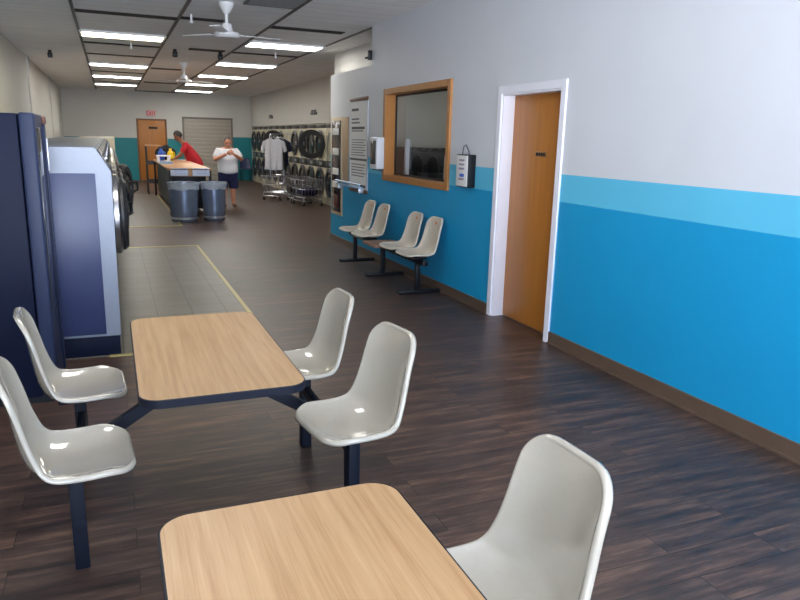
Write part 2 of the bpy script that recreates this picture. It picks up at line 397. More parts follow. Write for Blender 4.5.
# far doors
m = MB(); m.box((.90, YB - .03, 0), (.965, YB + .02, 2.13), .004); m.box((1.845, YB - .03, 0), (1.91, YB + .02, 2.13), .004); m.box((.90, YB - .03, 2.07), (1.91, YB + .02, 2.13), .004)
d2 = struct('door_2', m, mat('dark oak trim', srgb(120, 78, 38), .45, var=.15))
m = MB(); m.box((.96, YB - .02, .01), (1.85, YB + .01, 2.08), .003); m.build('door_slab', DOORW, d2)
m = MB(); m.box((1.3, YB - .026, 1.78), (1.6, YB - .018, 1.86)); m.build('door_sign', BLACK, d2)
m = MB(); m.cyl((1.77, YB - .018, 1.0), (1.77, YB - .07, 1.0), .014); m.sph((1.77, YB - .08, 1.0), .03); m.build('door_knob', BRASS, d2)
m = MB(); m.box((2.44, YB - .03, 0), (2.5, YB + .02, 2.24)); m.box((4.16, YB - .03, 0), (4.22, YB + .02, 2.24)); m.box((2.44, YB - .05, 2.17), (4.22, YB + .02, 2.24))
d3 = struct('door_3', m, mat('grey door frame', srgb(120, 114, 106), .5))
m = MB(); z = .01
while z < 2.16:
    m.box((2.49, YB - .022, z), (4.17, YB + .01, min(z + .13, 2.18)), .008); z += .135
m.build('shutter', mat('grey shutter', srgb(168, 160, 148), .5, var=.05), d3)

# exit sign
t = thing('exit_sign', 'small red lettered exit sign above the brown door at the back of the room', 'exit sign', (1.40, YB, 2.22))
m = MB(); m.box((-.15, -.06, 0), (.15, -.003, .2), .008); m.build('housing', mat('sign face', srgb(228, 170, 172), .4), t)
cu = bpy.data.curves.new('lettering', 'FONT'); cu.body = 'EXIT'; cu.size = .16; cu.extrude = .004; cu.align_x = 'CENTER'
o = bpy.data.objects.new('tmp', cu); COL.objects.link(o)
me = bpy.data.meshes.new_from_object(o.evaluated_get(bpy.context.evaluated_depsgraph_get())); bpy.data.objects.remove(o)
me.materials.clear(); me.materials.append(REDP)
o = bpy.data.objects.new('lettering', me); COL.objects.link(o); o.parent = t; o.location = (0, -.064, .045); o.rotation_euler = (PI / 2, 0, 0)

# ------------------------------------------------------------------ ceiling fittings
LW = emis('fluorescent white', (1, .97, .90), 14.0)
LWARM = emis('fluorescent warm', (1, .90, .62), 9.0)
def ceiling_light(x0, x1, y, label, warm=False):
    t = thing('ceiling_light', label, 'ceiling light', ((x0 + x1) / 2, y, ZC), 0, 'fluorescent ceiling lights'); w = (x1 - x0) / 2
    m = MB()
    for a, b in (((-w - .02, -.30), (-w + .01, .30)), ((w - .01, -.30), (w + .02, .30)), ((-w, -.30), (w, -.27)), ((-w, .27), (w, .30))):
        m.box((a[0], a[1], -.03), (b[0], b[1], .01))
    m.build('frame', FANW, t, False)
    m = MB(); m.box((-w + .008, -.272, -.022), (w - .008, .272, .005)); m.build('diffuser', LWARM if warm else LW, t, False)
    return t
ly = [11.72, 16.7, 20.0, 23.2]
for i, y in enumerate(ly):
    ceiling_light(-.29, .86, y, ('warm yellowish ceiling light panel, nearest in the row above the washers' if i == 0 else '%s ceiling light panel from the front in the row above the washers' % ORD[i]), i == 0)
ry = [11.5, 14.9, 18.1, 21.3, 24.6]
for i, y in enumerate(ry):
    ceiling_light(2.10, 3.26, y, '%s ceiling light panel from the front in the row nearer the dryers' % ORD[i])

ceiling_light(-.29, .86, 4.4, 'ceiling light panel over the tables in the row above the washers, outside the view')

def ceiling_fan(loc, label, drop, rz, sc):
    t = thing('ceiling_fan', label, 'ceiling fan', loc, rz, 'white ceiling fans')
    m = MB(); m.lathe([(0.0, 0), (.085 * sc, 0), (.08 * sc, -.03), (.035 * sc, -.11), (.02, -.12), (0, -.12)]); m.build('canopy', FANW, t)
    m = MB(); m.cyl((0, 0, -.1), (0, 0, -drop + .14), .018); m.build('rod', FANW, t)
    m = MB(); m.lathe([(0, -drop + .15), (.05 * sc, -drop + .14), (.07 * sc, -drop + .06), (.13 * sc, -drop + .045), (.14 * sc, -drop + .01), (.12 * sc, -drop - .01), (0, -drop - .015)]); m.build('motor', FANW, t)
    for k in range(3):
        a = 2 * PI * k / 3; m = MB()
        M = Matrix.Rotation(a, 4, 'Z') @ Matrix.Translation((0, 0, -drop + .03)) @ Matrix.Rotation(math.radians(5), 4, 'X')
        m.box((.10, -.018, -.004), (.22, .018, .004), M=M); m.box((.2, -.055, -.004), (.62, .055, .004), .003, M=M)
        m.build('blade', FANW, t)
    return t
ceiling_fan((1.29, 8.3, ZC), 'larger white ceiling fan on a rod near the vent grille', .36, math.radians(130), 1)
ceiling_fan((1.50, 15.4, ZC), 'smaller looking white ceiling fan farther back between the light rows', .38, math.radians(20), 1.1)
m = MB(); m.box((1.47, 7.55, ZC - .014), (2.05, 8.18, ZC + .004)); 
t = thing('ceiling_vent', 'square dark grey return air grille set in the ceiling', 'vent', (0, 0, 0)); t.location = (1.76, 7.87, ZC)
m = MB(); m.box((-.29, -.33, -.012), (.29, .33, .004)); m.build('backing', mat('vent dark', (.06, .06, .062), .6), t, False)
m = MB()
for lo, hi in (((-.3, -.34), (-.27, .34)), ((.27, -.34), (.3, .34)), ((-.3, -.34), (.3, -.31)), ((-.3, .31), (.3, .34))): m.box((*lo, -.018), (*hi, 0))
for k in range(16): m.box((-.28, -.31 + k * .04, -.018), (.28, -.295 + k * .04, -.004))
m.build('slat', GRIDM, t, False)
def dark_device(loc, label):
    t = thing('ceiling_speaker', label, 'ceiling device', loc)
    m = MB(); m.cyl((0, 0, 0), (0, 0, -.05), .03); m.build('mount', BLACK, t)
    m = MB(); m.box((-.04, -.06, -.13), (.04, .05, -.04), .015); m.build('body', BLACK, t)
dark_device((-.9, 14.6, ZC), 'small black device on the plain ceiling strip near the left wall')
dark_device((1.14, 13.1, ZC), 'small black device hanging from ceiling, left of the painted shade strip')
dark_device((1.9, 13.05, ZC), 'small black device hanging from ceiling, right end of the painted shade strip')
for (x, y, l) in ((.42, 12.6, 'small white sprinkler head behind the warm ceiling light'), (2.75, 12.45, 'small white sprinkler head behind the nearest light of the right row'), (1.02, 9.3, 'small white sprinkler head on the ceiling left of the larger fan')):
    t = thing('sprinkler', l, 'sprinkler', (x, y, ZC)); m = MB(); m.cyl((0, 0, 0), (0, 0, -.09), .014); m.build('stem', FANW, t)
    m = MB(); m.lathe([(0, -.085), (.03, -.09), (.03, -.1), (0, -.1)], n=12); m.build('deflector', FANW, t)
# black hook hanging at the wall step
t = thing('wall_bracket', 'small black bracket at the step in the upper right wall', 'bracket', (XW - .03, 8.95, 2.62))
m = MB(); m.box((-.02, -.03, 0), (.03, .03, .12), .006); m.build('plate', BLACK, t)
m = MB(); m.cyl((-.015, 0, .03), (-.06, 0, .02), .012); m.build('hook', BLACK, t)

# ------------------------------------------------------------------ moulded shell
def catmull(P, t):
    n = len(P) - 1; f = t * n; i = min(int(f), n - 1); u = f - i
    p0, p1, p2, p3 = P[max(i - 1, 0)], P[i], P[i + 1], P[min(i + 2, n)]
    return tuple(.5 * (2 * b + (c - a) * u + (2 * a - 5 * b + 4 * c - d) * u * u + (3 * b - a - 3 * c + d) * u ** 3) for a, b, c, d in zip(p0, p1, p2, p3))
def shell_mesh():
    # x, z, half width, dish depth
    P = [(.188, .444, .192, .014), (.170, .442, .202, .018), (.12, .432, .208, .034), (.04, .420, .209, .042), (-.04, .417, .207, .046), (-.095, .428, .202, .048),
         (-.136, .461, .195, .050), (-.162, .515, .186, .050), (-.177, .59, .176, .042), (-.190, .68, .168, .034), (-.204, .76, .162, .026), (-.214, .815, .158, .020)]
    N, Mc = 44, 20; us = []
    for i in range(N + 1):
        s = i / N; us.append(.5 - .5 * math.cos(PI * s) if False else (s + .16 * math.sin(2 * PI * s) * -1 * .5))
    C = [catmull(P, max(0, min(1, u))) for u in us]
    L = [0]
    for a, b in zip(C, C[1:]): L.append(L[-1] + math.hypot(b[0] - a[0], b[1] - a[1]))
    T = L[-1]; G = []
    for i, c in enumerate(C):
        a, b = C[max(i - 1, 0)], C[min(i + 1, N)]
        tx, tz = b[0] - a[0], b[1] - a[1]; l = math.hypot(tx, tz); tx /= l; tz /= l
        nx, nz = tz, -tx                      # towards the sitter
        if nz < 0 and abs(tx) > abs(tz): nx, nz = -nx, -nz
        if nx < 0 and abs(tz) > abs(tx): nx, nz = -nx, -nz
        w = c[2]
        for d, rc in ((L[i], .080), (T - L[i], .078)):
            if d < rc: w -= rc - math.sqrt(max(rc * rc - (rc - d) ** 2, 0))
        row = []
        for j in range(Mc + 1):
            b_ = -1 + 2 * j / Mc; b_ = math.sin(b_ * PI / 2) * .5 + b_ * .5
            h = c[3] * (abs(w * b_) / c[2]) ** 2.8 + .006 * max(0, 1 - L[i] / .05) ** 2
            row.append(V((c[0] + nx * h, w * b_, c[1] + nz * h)))
        G.append(row)
    bm = bmesh.new(); vs = [[bm.verts.new(p) for p in r] for r in G]
    for i in range(N):
        for j in range(Mc): bm.faces.new((vs[i][j], vs[i][j + 1], vs[i + 1][j + 1], vs[i + 1][j]))
    per = [(0, j) for j in range(Mc)] + [(i, Mc) for i in range(N)] + [(N, j) for j in range(Mc, 0, -1)] + [(i, 0) for i in range(N, 0, -1)]
    bmesh.ops.recalc_face_normals(bm, faces=bm.faces); bm.normal_update()
    sg = 1 if vs[N // 4][Mc // 2].normal.z > 0 else -1
    sm0 = [vs[min(max(i, 1), N - 1)][min(max(j, 1), Mc - 1)].normal * sg for i, j in per]
    K = len(per)
    sm = [sum((sm0[(k + q) % K] for q in range(-3, 4)), V()).normalized() for k in range(K)]
    pos = [G[i][j] for i, j in per]; out = []
    for k in range(K):
        t = sum((pos[(k + q) % K] - pos[(k - q) % K] for q in (1, 2)), V())
        out.append(t.cross(sm[k]).normalized())
    kq = Mc + N // 4
    if out[kq].y < 0: out = [-o for o in out]
    out = [sum((out[(k + q) % K] for q in range(-2, 3)), V()).normalized() for k in range(K)]
    rings = [[vs[i][j] for i, j in per]]
    for (a, d) in ((.004, .002), (.008, .001), (.011, -.004), (.012, -.009), (.0105, -.017)):
        rings.append([bm.verts.new(G[i][j] + out[k] * a + sm[k] * d) for k, (i, j) in enumerate(per)])
    for A, B in zip(rings, rings[1:]):
        for k in range(K): bm.faces.new((A[k], A[(k + 1) % K], B[(k + 1) % K], B[k]))
    bmesh.ops.remove_doubles(bm, verts=bm.verts, dist=.0002)
    bmesh.ops.recalc_face_normals(bm, faces=bm.faces)
    me = bpy.data.meshes.new('seat_shell'); bm.to_mesh(me); bm.free()
    o = bpy.data.objects.new('tmp', me); COL.objects.link(o)
    sd = o.modifiers.new('s', 'SOLIDIFY'); sd.thickness = .006; sd.offset = 0
    me2 = bpy.data.meshes.new_from_object(o.evaluated_get(bpy.context.evaluated_depsgraph_get()))
    bpy.data.objects.remove(o)
    for p in me2.polygons: p.use_smooth = True
    me2.name = 'seat_shell'
    return me2
SM = shell_mesh(); SM.materials.clear(); SM.materials.append(SHELL)
SMB = SM.copy(); SMB.materials.clear(); SMB.materials.append(SHELLB)

# ------------------------------------------------------------------ cluster tables and chairs
def make_chair(loc, rz, label):
    t = thing('shell_chair', label, 'chair', loc, rz, 'white shell chairs at the tables')
    o = bpy.data.objects.new('seat_shell', SM); COL.objects.link(o); o.parent = t
    m = MB(); m.box((-.026, -.026, 0), (.026, .026, .395), .004); m.build('post', NAVYB, t)
    m = MB(); m.box((-.09, -.075, .395), (.11, .075, .406), .003); m.box((-.06, -.04, .402), (.09, .04, .4115), .002); m.build('mounting_plate', NAVYB, t)
    return t
TX = .345
c0 = make_chair((-.195, 2.585, 0), math.radians(4), 'white shell chair left of the farther table, nearest on that side')
dup(c0, (-.205, 3.355, 0), math.radians(4), 'white shell chair left of the farther table, beyond its neighbour, before the dark machine')
dup(c0, (.872, 2.575, 0), math.radians(180 + 9), 'white shell chair right of the farther table, nearer of the pair on that side')
dup(c0, (.865, 3.33, 0), math.radians(180 + 3), 'white shell chair partly hidden behind the right far corner of the farther table')
dup(c0, (.855, 1.345, 0), math.radians(180 + 2), 'white shell chair right of the nearest table, cut off by bottom of view')

def make_table(loc, label, ext):
    t = thing('cluster_table', label, 'table', loc, 0, 'wood topped tables')
    hx, hy, z = .297, .588, .705
    m = MB(); m.prism(rrect(-hx, -hy, hx, hy, .075, 10), 'z', z - .006, z, .0015); m.build('tabletop', MAPLE, t)
    m = MB(); m.prism(rrect(-hx - .004, -hy - .004, hx + .004, hy + .004, .079, 10), 'z', z - .032, z - .0005, .002); m.build('edge_band', NAVYB, t)
    m = MB()
    for x in (-.19, .19): m.box((x - .02, -.46, z - .072), (x + .02, .46, z - .032), .003)
    for y in (-.44, .44): m.box((-.19, y - .02, z - .071), (.19, y + .02, z - .033), .003)
    m.build('underframe', NAVYB, t)
    m = MB(); m.box((-.21, -.10, z - .10), (.21, -.04, z - .068), .003); m.build('center_bracket', NAVYB, t)
    for sx in (-1, 1):
        m = MB(); m.bar((sx * .06, -.07, z - .085), (sx * .515, -.07, .335), .045, .05, .004); m.build('arm', NAVYB, t)
        m = MB(); m.box((sx * .53 - .02, -.36, .30), (sx * .53 + .02, .35, .34), .004); m.build('side_rail', NAVYB, t)
    return t
t1 = make_table((.335, 2.965, 0), 'rectangular wood topped table farther from the camera, between four chairs', [(-1, -1), (-1, 1), (1, -1), (1, 1)])
t2 = make_table((.345, .995, 0), 'rectangular wood topped table nearest the camera, cut off at the bottom', [(-1, -1), (-1, 1), (1, -1), (1, 1)])

# ------------------------------------------------------------------ beam seating along the blue wall
t = thing('beam_seating', 'black beam bench with four cream shell seats against the blue wall', 'bench', (2.965, 7.65, 0))
m = MB(); m.box((-.03, -1.22, .33), (.03, 1.2, .38), .004); m.build('beam', BLACK, t)
for y in (1.06, .02, -1.02):
    m = MB(); m.box((-.025, y - .025, .03), (.025, y + .025, .335), .004); m.box((-.22, y - .025, 0), (.275, y + .025, .035), .006); m.build('leg', BLACK, t)
for y in (1.0, .49, -.51, -1.02):
    o = bpy.data.objects.new('seat_shell', SMB); COL.objects.link(o); o.parent = t; o.location = (0, y, -.012); o.rotation_euler = (0, 0, PI)
    m = MB(); m.box((-.10, y - .07, .378), (.08, y + .07, .396), .003); m.build('mounting_plate', BLACK, o.parent)
    m = MB(); m.cyl((-.201, 0, .765), (-.1985, 0, .765), .018, n=12); 
    b = m.build('orange_sticker', mat('orange sticker', srgb(225, 125, 60), .5) if 'orange sticker' not in MATS else MATS['orange sticker'], o)
    b['label'] = 'orange dot on the backrest'
m = MB(); m.prism(rrect(-.21, -.215, .2, .215, .05, 6), 'z', .38, .405, .004); o = m.build('side_table', mat('brown laminate', srgb(150, 112, 92), .4, var=.1), t); o.location = (0, -.01, 0)

# ------------------------------------------------------------------ wall fittings on the right wall
t = thing('framed_poster', 'tall framed notice with brown rails on the wall left of office window', 'poster', (XW, 9.42, .87))
m = MB(); m.box((-.010, -.37, .03), (-.002, .37, 1.27)); m.build('sheet', PAPER, t, False)
RAILM = mat('brown rail', srgb(92, 62, 44), .5)
for z in (1.25, -.005):
    m = MB(); m.box((-.018, -.385, z), (0, .385, z + .052), .003); m.build('rail', RAILM, t)
for y in (-.385, .37):
    m = MB(); m.box((-.016, y, .047), (0, y + .015, 1.25)); m.build('side_edge', STEEL, t)
m = MB()
for z, y0, y1, h in ((1.12, .0, .3, .035), (1.0, -.02, .3, .02), (.95, -.05, .3, .02), (.87, -.26, .3, .035), (.84, -.2, .3, .015)): m.box((-.0115, y0, z), (-.009, y1, z + h))
for k in range(7): m.box((-.0115, -.3 + .07 * (k % 2), .72 - k * .035), (-.009, .3, .73 - k * .035))
m.box((-.012, -.365, .44), (-.009, .365, .47)); m.box((-.0115, -.32, .07), (-.009, -.1, .11))
for k in range(5): m.box((-.0115, -.3 + .05 * (k % 3), .38 - k * .04), (-.009, .3, .392 - k * .04))
m.build('printed_lines', INK, t, False)
# tan and dark soap vending cabinet
t = thing('soap_vending_cabinet', 'narrow dark fronted vending cabinet with cream border at the end of blue wall', 'vending machine', (XW, 10.44, .44))
m = MB(); m.box((-.018, -.28, 0), (0, .27, 1.48), .003); m.build('case', mat('cream border', srgb(196, 178, 148), .45), t)
m = MB(); m.box((-.022, -.23, .05), (-.014, .225, 1.43), .002); m.build('front_panel', mat('dark maroon glass', (.018, .010, .010), .15), t)
for z in (1.22, .92, .62, .42): 
    m = MB(); m.box((-.028, -.13, z), (-.02, .17, z + .10), .002); m.build('product_slot', PAPER, t)
m = MB(); m.box((-.028, -.1, .12), (-.02, .1, .3), .002); m.build('tray', MAROON, t)
t = tag(MB().box((XW - .014, 9.88, .98), (XW, 10.14, 1.92), .003).build('tan_notice_board', TANP), 'tall plain tan board on the wall between poster and dark vending cabinet', 'board')
# pale blue shelf rail
t = thing('rail_shelf', 'pale blue narrow plastic shelf crossing the foot of the framed notice', 'shelf', (XW, 9.62, .93))
m = MB(); m.box((-.10, -.50, 0), (-.04, .55, .025), .008); m.build('tray', PBLUE, t)
m = MB(); m.cyl((-.10, -.52, .06), (-.10, .57, .06), .014); m.build('front_bar', PBLUE, t)
for y in (-.45, .5):
    m = MB(); m.box((-.09, y - .015, -.06), (0, y + .015, .002), .003); m.build('bracket', STEEL, t)
# towel dispenser
t = thing('towel_dispenser', 'silver white wall dispenser just left of the office window', 'dispenser', (XW, 8.50, 1.235))
m = MB(); m.box((-.125, -.13, 0), (0, .13, .40), .02, 3); m.build('cover', mat('pale silver', srgb(222, 224, 230), .3), t)
m = MB(); m.box((-.129, -.1, .06), (-.122, .1, .36), .003); m.build('front_panel', mat('smoked panel', (.08, .075, .07), .2), t)
m = MB(); m.box((-.10, -.1, -.012), (-.02, .1, .004)); m.build('outlet', BLACK, t)
# white and black box right of the office window
t = thing('brochure_box', 'white fronted black wall box with a wire loop, between office window and door', 'wall box', (XW, 6.08, 1.17))
m = MB(); m.box((-.085, -.115, 0), (0, .125, .315), .005); m.build('body', BLACK, t)
m = MB(); m.box((-.092, -.108, .01), (-.083, .118, .305), .002); m.build('front_panel', PAPER, t)
m = MB()
for k, c in enumerate((.25, .21, .17, .07)): m.box((-.0935, -.05, c), (-.0915, .06, c + .018))
m.build('printed_lines', mat('faded print', srgb(150, 130, 150), .6), t, False)
m = MB(); m.box((-.0935, -.05, .10), (-.0915, .04, .13)); m.build('printed_mark', BLUEP, t, False)
m = MB(); m.tube([(-.04, -.06, .30), (-.045, -.03, .36), (-.05, .01, .405), (-.055, .045, .39), (-.06, .06, .31)], .007); m.build('wire_loop', mat('grey wire', (.12, .12, .15), .4), t)

# ------------------------------------------------------------------ office seen through the glass
t = thing('storage_cabinet', 'black low cabinet against the wall behind the office glass', 'cabinet', (4.40, 8.60, 0))
m = MB(); m.box((-.9, -.2, 0), (.9, .2, 1.52), .008); m.build('carcass', BLACK, t)
for k in range(3):
    m = MB(); m.box((-.87 + k * .59, -.222, .08), (-.31 + k * .59, -.198, 1.46), .006); d = m.build('door', BLACK, t)
    m = MB(); m.box((-.38 + k * .59, -.24, .8), (-.36 + k * .59, -.22, 1.0), .003); m.build('handle', CHROME, d)
tag(MB().box((3.46, 8.20, 0), (3.51, 8.27, 1.62), .01).build('white_stand', TRIMW), 'white upright post standing inside the office near the glass', 'stand')
CHAIRG = mat('charcoal fabric', (.035, .036, .04), .8)
def desk_chair(loc, rz, label):
    t = thing('office_chair', label, 'office chair', loc, rz, 'office chairs behind the glass')
    m = MB(); m.box((-.24, -.24, .42), (.24, .24, .50), .03, 3); m.build('seat', CHAIRG, t)
    m = MB(); m.box((-.26, -.22, .62), (-.19, .22, 1.22), .03, 3); m.build('backrest', CHAIRG, t)
    m = MB(); m.bar((-.16, 0, .44), (-.24, 0, .66), .06, .02); m.build('back_support', BLACK, t)
    m = MB(); m.cyl((0, 0, .1), (0, 0, .43), .03); m.build('column', CHROME, t)
    for k in range(5):
        a = 2 * PI * k / 5; m = MB(); m.bar((0, 0, .11), (.27 * math.cos(a), .27 * math.sin(a), .07), .04, .025); l = m.build('leg', BLACK, t)
        m = MB(); m.sph((.27 * math.cos(a), .27 * math.sin(a), .028), .028, n=10); m.build('caster', RUB, l)
    return t
oc = desk_chair((3.88, 8.0, 0), .6, 'charcoal office chair behind the office glass, nearer the white post')
dup(oc, (3.88, 7.2, 0), 2.6, 'charcoal office chair behind the office glass, nearer the paper tent')
t = thing('office_desk', 'dark desk with grey equipment behind the office glass', 'desk', (4.75, 7.0, 0))
m = MB(); m.box((-.45, -.8, .71), (.5, .8, .75), .006); m.build('desktop', BLACK, t)
for y in (-.76, .76):
    m = MB(); m.box((-.42, y - .02, 0), (.46, y + .02, .71)); m.build('side_panel', BLACK, t)
t = thing('desk_printer', 'grey boxy printer on the desk behind the office glass', 'printer', (4.7, 7.3, .75))
m = MB(); m.box((-.22, -.25, 0), (.22, .25, .30), .02); m.build('body', mat('printer grey', srgb(130, 130, 130), .5), t)
m = MB(); m.box((-.26, -.18, .12), (-.2, .18, .14), .004); m.build('paper_tray', BLACK, t)
m = MB(); m.prism([(-.07, 0), (.07, 0), (.015, .30), (-.015, .30)], 'y', -.09, .09)
o = m.build('paper_tent', PAPER, smooth=False); o.location = (XW + .24, 6.95, 1.15); o.rotation_euler = (0, 0, math.radians(60)); tag(o, 'white folded paper tent standing behind the right corner of office glass', 'paper')
t = thing('inner_sill', 'ledge inside the office under the glass', 'shelf', (XW + .13, 7.48, 1.12))
m = MB(); m.box((0, -.9, 0), (.26, .9, .03), .003); m.build('board', OAK, t)
m = MB(); m.box((0, -.8, -.1), (.2, -.77, .0)); m.box((0, .77, -.1), (.2, .8, .0)); m.build('bracket', STEEL, t)
t = thing('ceiling_light', 'added unseen ceiling light panel brightening the small office', 'ceiling light', (4.5, 7.3, ZC), 0, 'fluorescent ceiling lights')
m = MB(); m.box((-.3, -.6, -.02), (.3, .6, .004)); m.build('diffuser', emis('added office glow', (1, .97, .9), 3.0), t, False)  # unseen glowing panel, added to brighten the room behind the glass
m = MB()
for lo, hi in (((-.33, -.63), (-.3, .63)), ((.3, -.63), (.33, .63)), ((-.3, -.63), (.3, -.6)), ((-.3, .6), (.3, .63))): m.box((*lo, -.025), (*hi, 0))
m.build('frame', FANW, t, False)

# ------------------------------------------------------------------ dark vending machine, left
t = thing('vending_machine', 'tall dark navy vending machine at the left, nearest of the machines', 'vending machine', (-.85, 4.68, 0))
m = MB(); m.box((-.46, -.26, .04), (.385, .26, 1.695), .012); m.build('body', NAVY2, t)
m = MB(); m.box((.39, -.265, .05), (.47, .265, 1.70), .014, 3); d = m.build('door', DSTEEL, t)
m = MB(); m.box((.468, -.20, .55), (.474, .18, 1.62), .002); m.build('display_glass', DGLASS, d)
m = MB(); m.box((.468, .215, .06), (.484, .262, 1.66), .005); m.build('edge_trim', DSTEEL, d)
m = MB(); m.box((.482, .22, 1.36), (.492, .255, 1.56), .003); m.build('lock_plate', STEEL, d)
m = MB(); m.box((.465, .21, 1.645), (.492, .24, 1.69), .006); m.build('latch', mat('rust latch', srgb(96, 58, 46), .6), d)
m = MB(); m.box((-.44, -.24, 0), (.44, .24, .05)); m.build('plinth', BLACK, t)

# ------------------------------------------------------------------ washers
def make_washer(loc, label):
    t = thing('washing_machine', label, 'washing machine', loc, 0, 'front loading washers in a row')
    W = .415
    m = MB(); m.prism([(-.95, .15), (-.012, .15), (-.004, 1.335), (-.10, 1.50), (-.95, 1.50)], 'y', -W + .004, W, .006); m.build('body', RIMS, t)
    m = MB(); m.box((-.93, -W - .004, .17), (-.108, -W + .006, 1.325), .003); m.build('side_panel', NAVY, t)
    m = MB(); m.box((-.95, -W + .01, 0), (-.02, W - .01, .155), .004); m.build('plinth', NAVY2, t)
    m = MB(); a = math.atan2(.096, .165)
    M = Matrix.Translation((-.052, 0, 1.418)) @ Matrix.Rotation(-a, 4, 'Y')
    m.box((-.004, -W + .05, -.075), (.010, W - .05, .075), .003, M=M); cp = m.build('control_panel', GASK, t)
    m = MB(); m.box((.008, .05, -.04), (.014, .25, .03), .002, M=M); m.build('display', DGLASS, cp)
    m = MB(); m.cyl(M @ V((.005, -.2, -.005)), M @ V((.03, -.2, -.005)), .03); m.build('knob', CHROME, cp)
    Mx = Matrix.Rotation(PI / 2, 4, 'Y')
    m = MB(); m.lathe([(.26, -.02), (.30, .0), (.30, .03), (.27, .05), (.24, .05), (.235, .0)], Matrix.Translation((0, 0, 1.0)) @ Mx, 32); m.build('door_seat', CHROME, t)
    d = MB().lathe([(.225, .0), (.275, .02), (.275, .06), (.25, .085), (.19, .085), (.185, .05)], Matrix.Translation((0, .29, 0)) @ Mx, 32).build('door', RUB, t)
    d.location = (.005, -.29, 1.0)
    MB().lathe([(0, .10), (.10, .095), (.17, .075), (.19, .05)], Matrix.Translation((0, .29, 0)) @ Mx, 28).build('door_glass', DGLASS, d)
    MB().tube([(.06, .52, .06), (.12, .56, .06), (.125, .57, -.02), (.06, .55, -.06)], .014).build('door_handle', BLACK, d)
    return t, d
w0, wd = make_washer((.0, 5.70, 0), 'steel front loading washer with navy side, first of the row behind the dark vending machine')
for k in range(1, 13):
    c = dup(w0, (0, 5.70 + .86 * k, 0), label='steel front loading washer, %s along the row from the dark vending machine' % ORD[k])
    if k == 3:
        for o in kids(c):
            if o.name.split('.')[0] == 'door': o.rotation_euler = (0, 0, math.radians(-14))
tag(MB().box((-.6, 16.75, 0), (.10, 17.35, 1.52), .01).build('cream_cabinet', CREAM), 'cream metal cabinet standing at the far end of washer row', 'cabinet')

# ------------------------------------------------------------------ dryers
def make_dryer(loc, label):
    t = thing('stacked_dryer', label, 'dryer', loc, 0, 'cream stacked dryers along the right wall'); W = .432
    m = MB(); m.box((0, -W, 0), (.68, W, 1.955), .006); m.build('cabinet', CREAM, t)
    m = MB(); m.box((-.008, -W + .01, 1.855), (.004, W - .01, 1.945), .003); m.build('top_strip', GASK, t)
    for nm, z0, z1 in (('control_panel', .90, 1.07),):
        m = MB(); m.box((-.010, -W + .01, z0), (.004, W - .01, z1), .003); p = m.build(nm, GASK, t)
        m = MB(); m.box((-.014, -.1, z0 + .05), (-.008, .12, z1 - .04)); m.build('coin_plate', STEEL, p)
    My = Matrix.Rotation(-PI / 2, 4, 'Y'); ds = []
    for z in (1.46, .55):
        m = MB(); m.lathe([(.24, -.004), (.30, .0), (.31, .012), (.25, .016)], Matrix.Translation((0, 0, z)) @ My, 32); m.build('door_seat', STEEL, t)
        d = MB().lathe([(.22, .0), (.345, .004), (.35, .03), (.32, .05), (.27, .05), (.262, .02)], Matrix.Translation((0, -.36, 0)) @ My, 36).build('door', GASK, t)
        d.location = (-.014, .36, z)
        MB().lathe([(0, .03), (.262, .022)], Matrix.Translation((0, -.36, 0)) @ My, 32).build('door_glass', DGLASS, d)
        MB().box((-.07, -.70, -.05), (-.04, -.67, .05), .008).build('door_handle', CHROME, d)
        ds.append(d)
    return t
CLEARG = MB().lathe([(0, .03), (.262, .022)], Matrix.Translation((0, -.36, 0)) @ Matrix.Rotation(-PI / 2, 4, 'Y'), 32).build('tmp', GLASS)
bpy.data.objects.remove(CLEARG) if False else None
_o = CLEARG; CLEARG = _o.data; bpy.data.objects.remove(_o)
dr = make_dryer((XD, 15.39, 0), 'cream stacked dryer, nearest column, mostly hidden by the end of blue wall')
for k in range(1, 13):
    y = 15.39 + .87 * k
    if y > YB - .4: break
    c = dup(dr, (XD, y, 0), label='cream stacked dryer, %s column back along the right wall%s' % (ORD[k], {1: ', upper door wide open', 6: ', upper door open and shining'}.get(k, '')))
    for o in kids(c):
        if o.name.split('.')[0] == 'door' and o.location.z > 1:
            if k == 1: o.rotation_euler = (0, 0, math.radians(-88))
            if k in (1, 6):
                for g in kids(o):
                    if g.name.startswith('door_glass'): g.data = CLEARG
            if k == 6:
                o.rotation_euler = (0, 0, math.radians(-80))
for (y, l) in ((17.77, 'small dark plaque on the wall above the nearer dryers'), (22.99, 'small dark plaque on the wall above the farther dryers')):
    t = thing('wall_plaque', l, 'sign', (XD, y, 2.19))
    m = MB(); m.box((-.02, -.30, 0), (-.003, .30, .07), .004); m.build('board', GASK, t)
    m = MB()
    for a in (-.22, -.08, .1): m.box((-.022, a, .06), (-.006, a + .1, .12))
    m.build('raised_marks', GASK, t)

